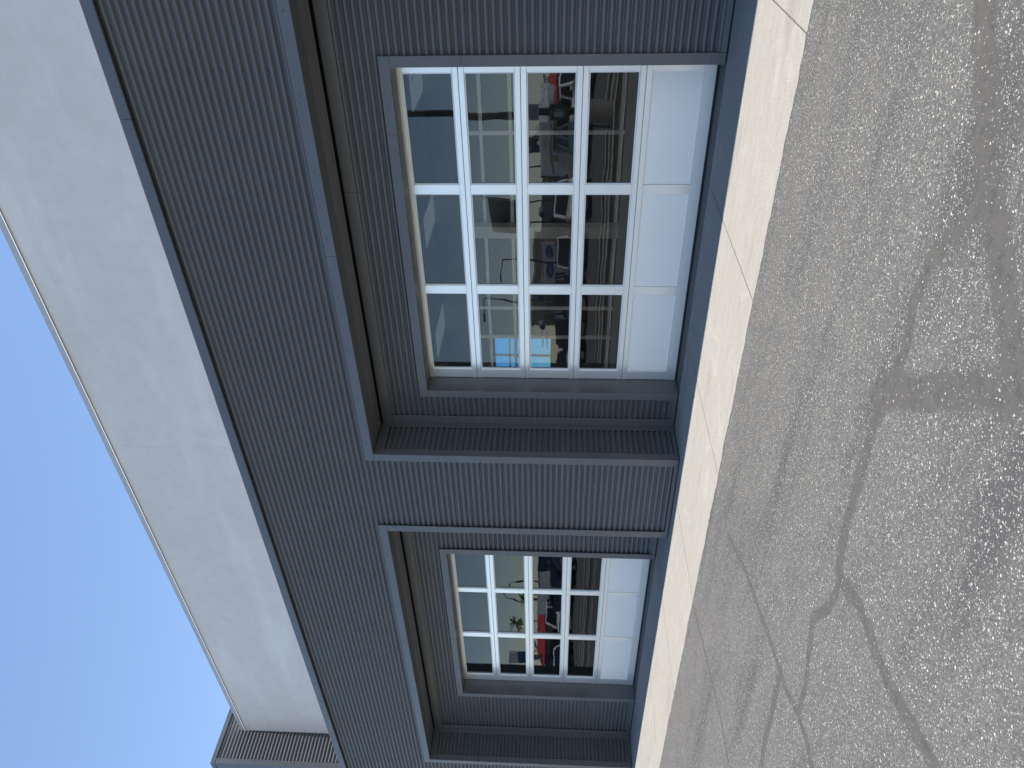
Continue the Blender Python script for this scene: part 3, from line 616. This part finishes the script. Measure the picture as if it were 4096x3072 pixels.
def house(name, x0, x1, y0, y1, h, wall, label, roof=None, rh=.8, over=.4, bays=6):
    P = empty(name, ((x0+x1)/2, (y0+y1)/2, GZ), 0, label, 'building'); hx, hy = (x1-x0)/2, (y1-y0)/2
    MB().box(-hx, hx, -hy, hy, 0, h).build('wall', wall, P)
    if roof:
        mb = MB(); a, b = over, 1.6; mb.add([(-hx-a, -hy-a, h), (hx+a, -hy-a, h), (hx+a, hy+a, h), (-hx-a, hy+a, h), (-hx+b, -hy+b, h+rh), (hx-b, -hy+b, h+rh), (hx-b, hy-b, h+rh), (-hx+b, hy-b, h+rh)], [(0,3,2,1),(4,5,6,7),(0,1,5,4),(1,2,6,5),(2,3,7,6),(3,0,4,7)]); mb.build('roof', roof, P)
    else: MB().box(-hx-.15, hx+.15, -hy-.15, hy+.15, h+.001, h+.25).build('parapet', wall, P)
    st = 2*hx/bays
    for k in range(bays):
        f = MB().box(-hx+st*(k+.2), -hx+st*(k+.8), hy+.001, hy+.05, .5, h*.7).build('window', 'car_glass', P)
        MB().box(-hx+st*(k+.18), -hx+st*(k+.82), hy+.002, hy+.07, .44, .5).build('sill', 'sign_white', f)
house('red_roof_restaurant', -111, -89.5, -76, -60, 2.55, 'wall_grey', 'low building under a broad red roof', 'roof_red', 1.3, 1.2)
house('blue_showroom', -88.6, -76, -78, -60, 3.6, 'wall_blue', 'dark blue flat-roofed building beside the red roof')
house('beige_building', -52, -46.5, -84, -70, 4.6, 'wall_beige', 'tall beige building past the light poles', None, bays=3)
house('long_grey_building', -45.5, -30, -96, -80, 3.6, 'wall_grey', 'long pale grey building behind the signs', None, bays=8)
house('red_canopy_shop', -26.5, -17, -72, -62, 2.0, 'wall_beige', 'small shop with a red canopy behind the camper truck', 'roof_red', .7, .6, 4)
def palm(x, y, h, label, fr=26, L=1.5, seed=0):
    rnd = random.Random(seed); P = empty('palm_tree', (x, y, GZ), 0, label, 'palm tree', 'palms beyond the lot')
    MB().tube([(0, 0, 0), (.05, 0, h*.5), (0, .05, h)], [.16, .11, .09], 8).build('trunk', 'bark', P); mb = MB()
    for k in range(fr):
        a = rnd.uniform(0, 6.28); el = rnd.uniform(-.5, 1.2); p = Vector((0, .05, h)); d = Vector((math.cos(a)*math.cos(el), math.sin(a)*math.cos(el), math.sin(el)))
        sd_ = Vector((-math.sin(a), math.cos(a), 0)); prev = None
        for j in range(7):
            w = .02+.16*math.sin(math.pi*(j+.4)/7.2); q_ = (p+sd_*w-Vector((0, 0, w*.5)), p.copy(), p-sd_*w-Vector((0, 0, w*.5)))
            if prev: mb.add([*prev, *q_], [(0, 1, 4, 3), (1, 2, 5, 4)])
            prev = q_; p = p+d*L/6; d = (d+Vector((0, 0, -.22))).normalized()
    mb.build('crown', 'palm_green', P)
def tree(x, y, h, r, label, seed=0):
    rnd = random.Random(seed); P = empty('broadleaf_tree', (x, y, GZ), 0, label, 'tree', 'trees beyond the lot'); tk = MB(); tk.tube([(0, 0, 0), (.05, 0, h*.5), (0, 0, h*.8)], [.2, .14, .05], 8)
    cl = []
    for k in range(9):
        a = rnd.uniform(0, 6.28); c = Vector((math.cos(a)*r*rnd.uniform(.2, .75), math.sin(a)*r*rnd.uniform(.2, .75), h*rnd.uniform(.5, .95))); cl.append((c, r*rnd.uniform(.3, .5))); tk.tube([(.03, 0, h*.4), tuple(c)], [.06, .02], 5)
    tk.build('trunk', 'bark', P); mb = MB()
    for c, q_ in cl:
        for k in range(130):
            v = Vector((rnd.gauss(0, 1), rnd.gauss(0, 1), rnd.gauss(0, .8))).normalized()*q_*rnd.uniform(.5, 1.1)+c; n = Vector((rnd.gauss(0, 1), rnd.gauss(0, 1), rnd.gauss(0, 1))).normalized(); a = n.orthogonal().normalized()*.14; b = n.cross(a)*.6
            mb.add([v+a, v+b, v-a, v-b], [(0, 1, 2, 3)])
    mb.build('crown', 'leaf_green', P)
palm(-23.6, -48, 2.6, 'round-headed palm behind the white pickup', 30, .9, 1); palm(-102.8, -62, 7.3, 'tall palm by the pylon sign', 24, 1.5, 2); palm(-101.2, -66, 6.2, 'shorter palm beside the tall palm', 24, 1.4, 3)
palm(-113, -64, 3.6, 'low spreading palm at the end of the red roof', 30, 1.8, 4)
for i, (x, y, h, r, l) in enumerate([(-86, -90, 5.4, 3.4, 'behind the blue building'), (-92, -92, 4.8, 3.2, 'behind the red roof'), (-97.5, -88, 4.6, 2.8, 'behind the middle of the red roof'), (-16, -80, 3.2, 2.4, 'behind the red canopy shop'), (-40, -104, 4.8, 3.0, 'behind the long grey building')]): tree(x, y, h, r, 'leafy green tree '+l, i)
py = empty('pylon_sign', (-108.8, -60, GZ), 0, 'tall pylon sign with blue lettered panel', 'sign')
MB().box(-.2, .2, -.2, .2, 0, 6).build('pylon_post', 'wall_grey', py); MB().box(-1.3, 1.3, -.25, .25, 5.0, 6.9).build('blue_panel', 'sign_blue', py, .03); cp = MB().box(-1.3, 1.3, -.25, .25, 6.92, 8.2).build('grey_panel', 'sign_white', py, .03)
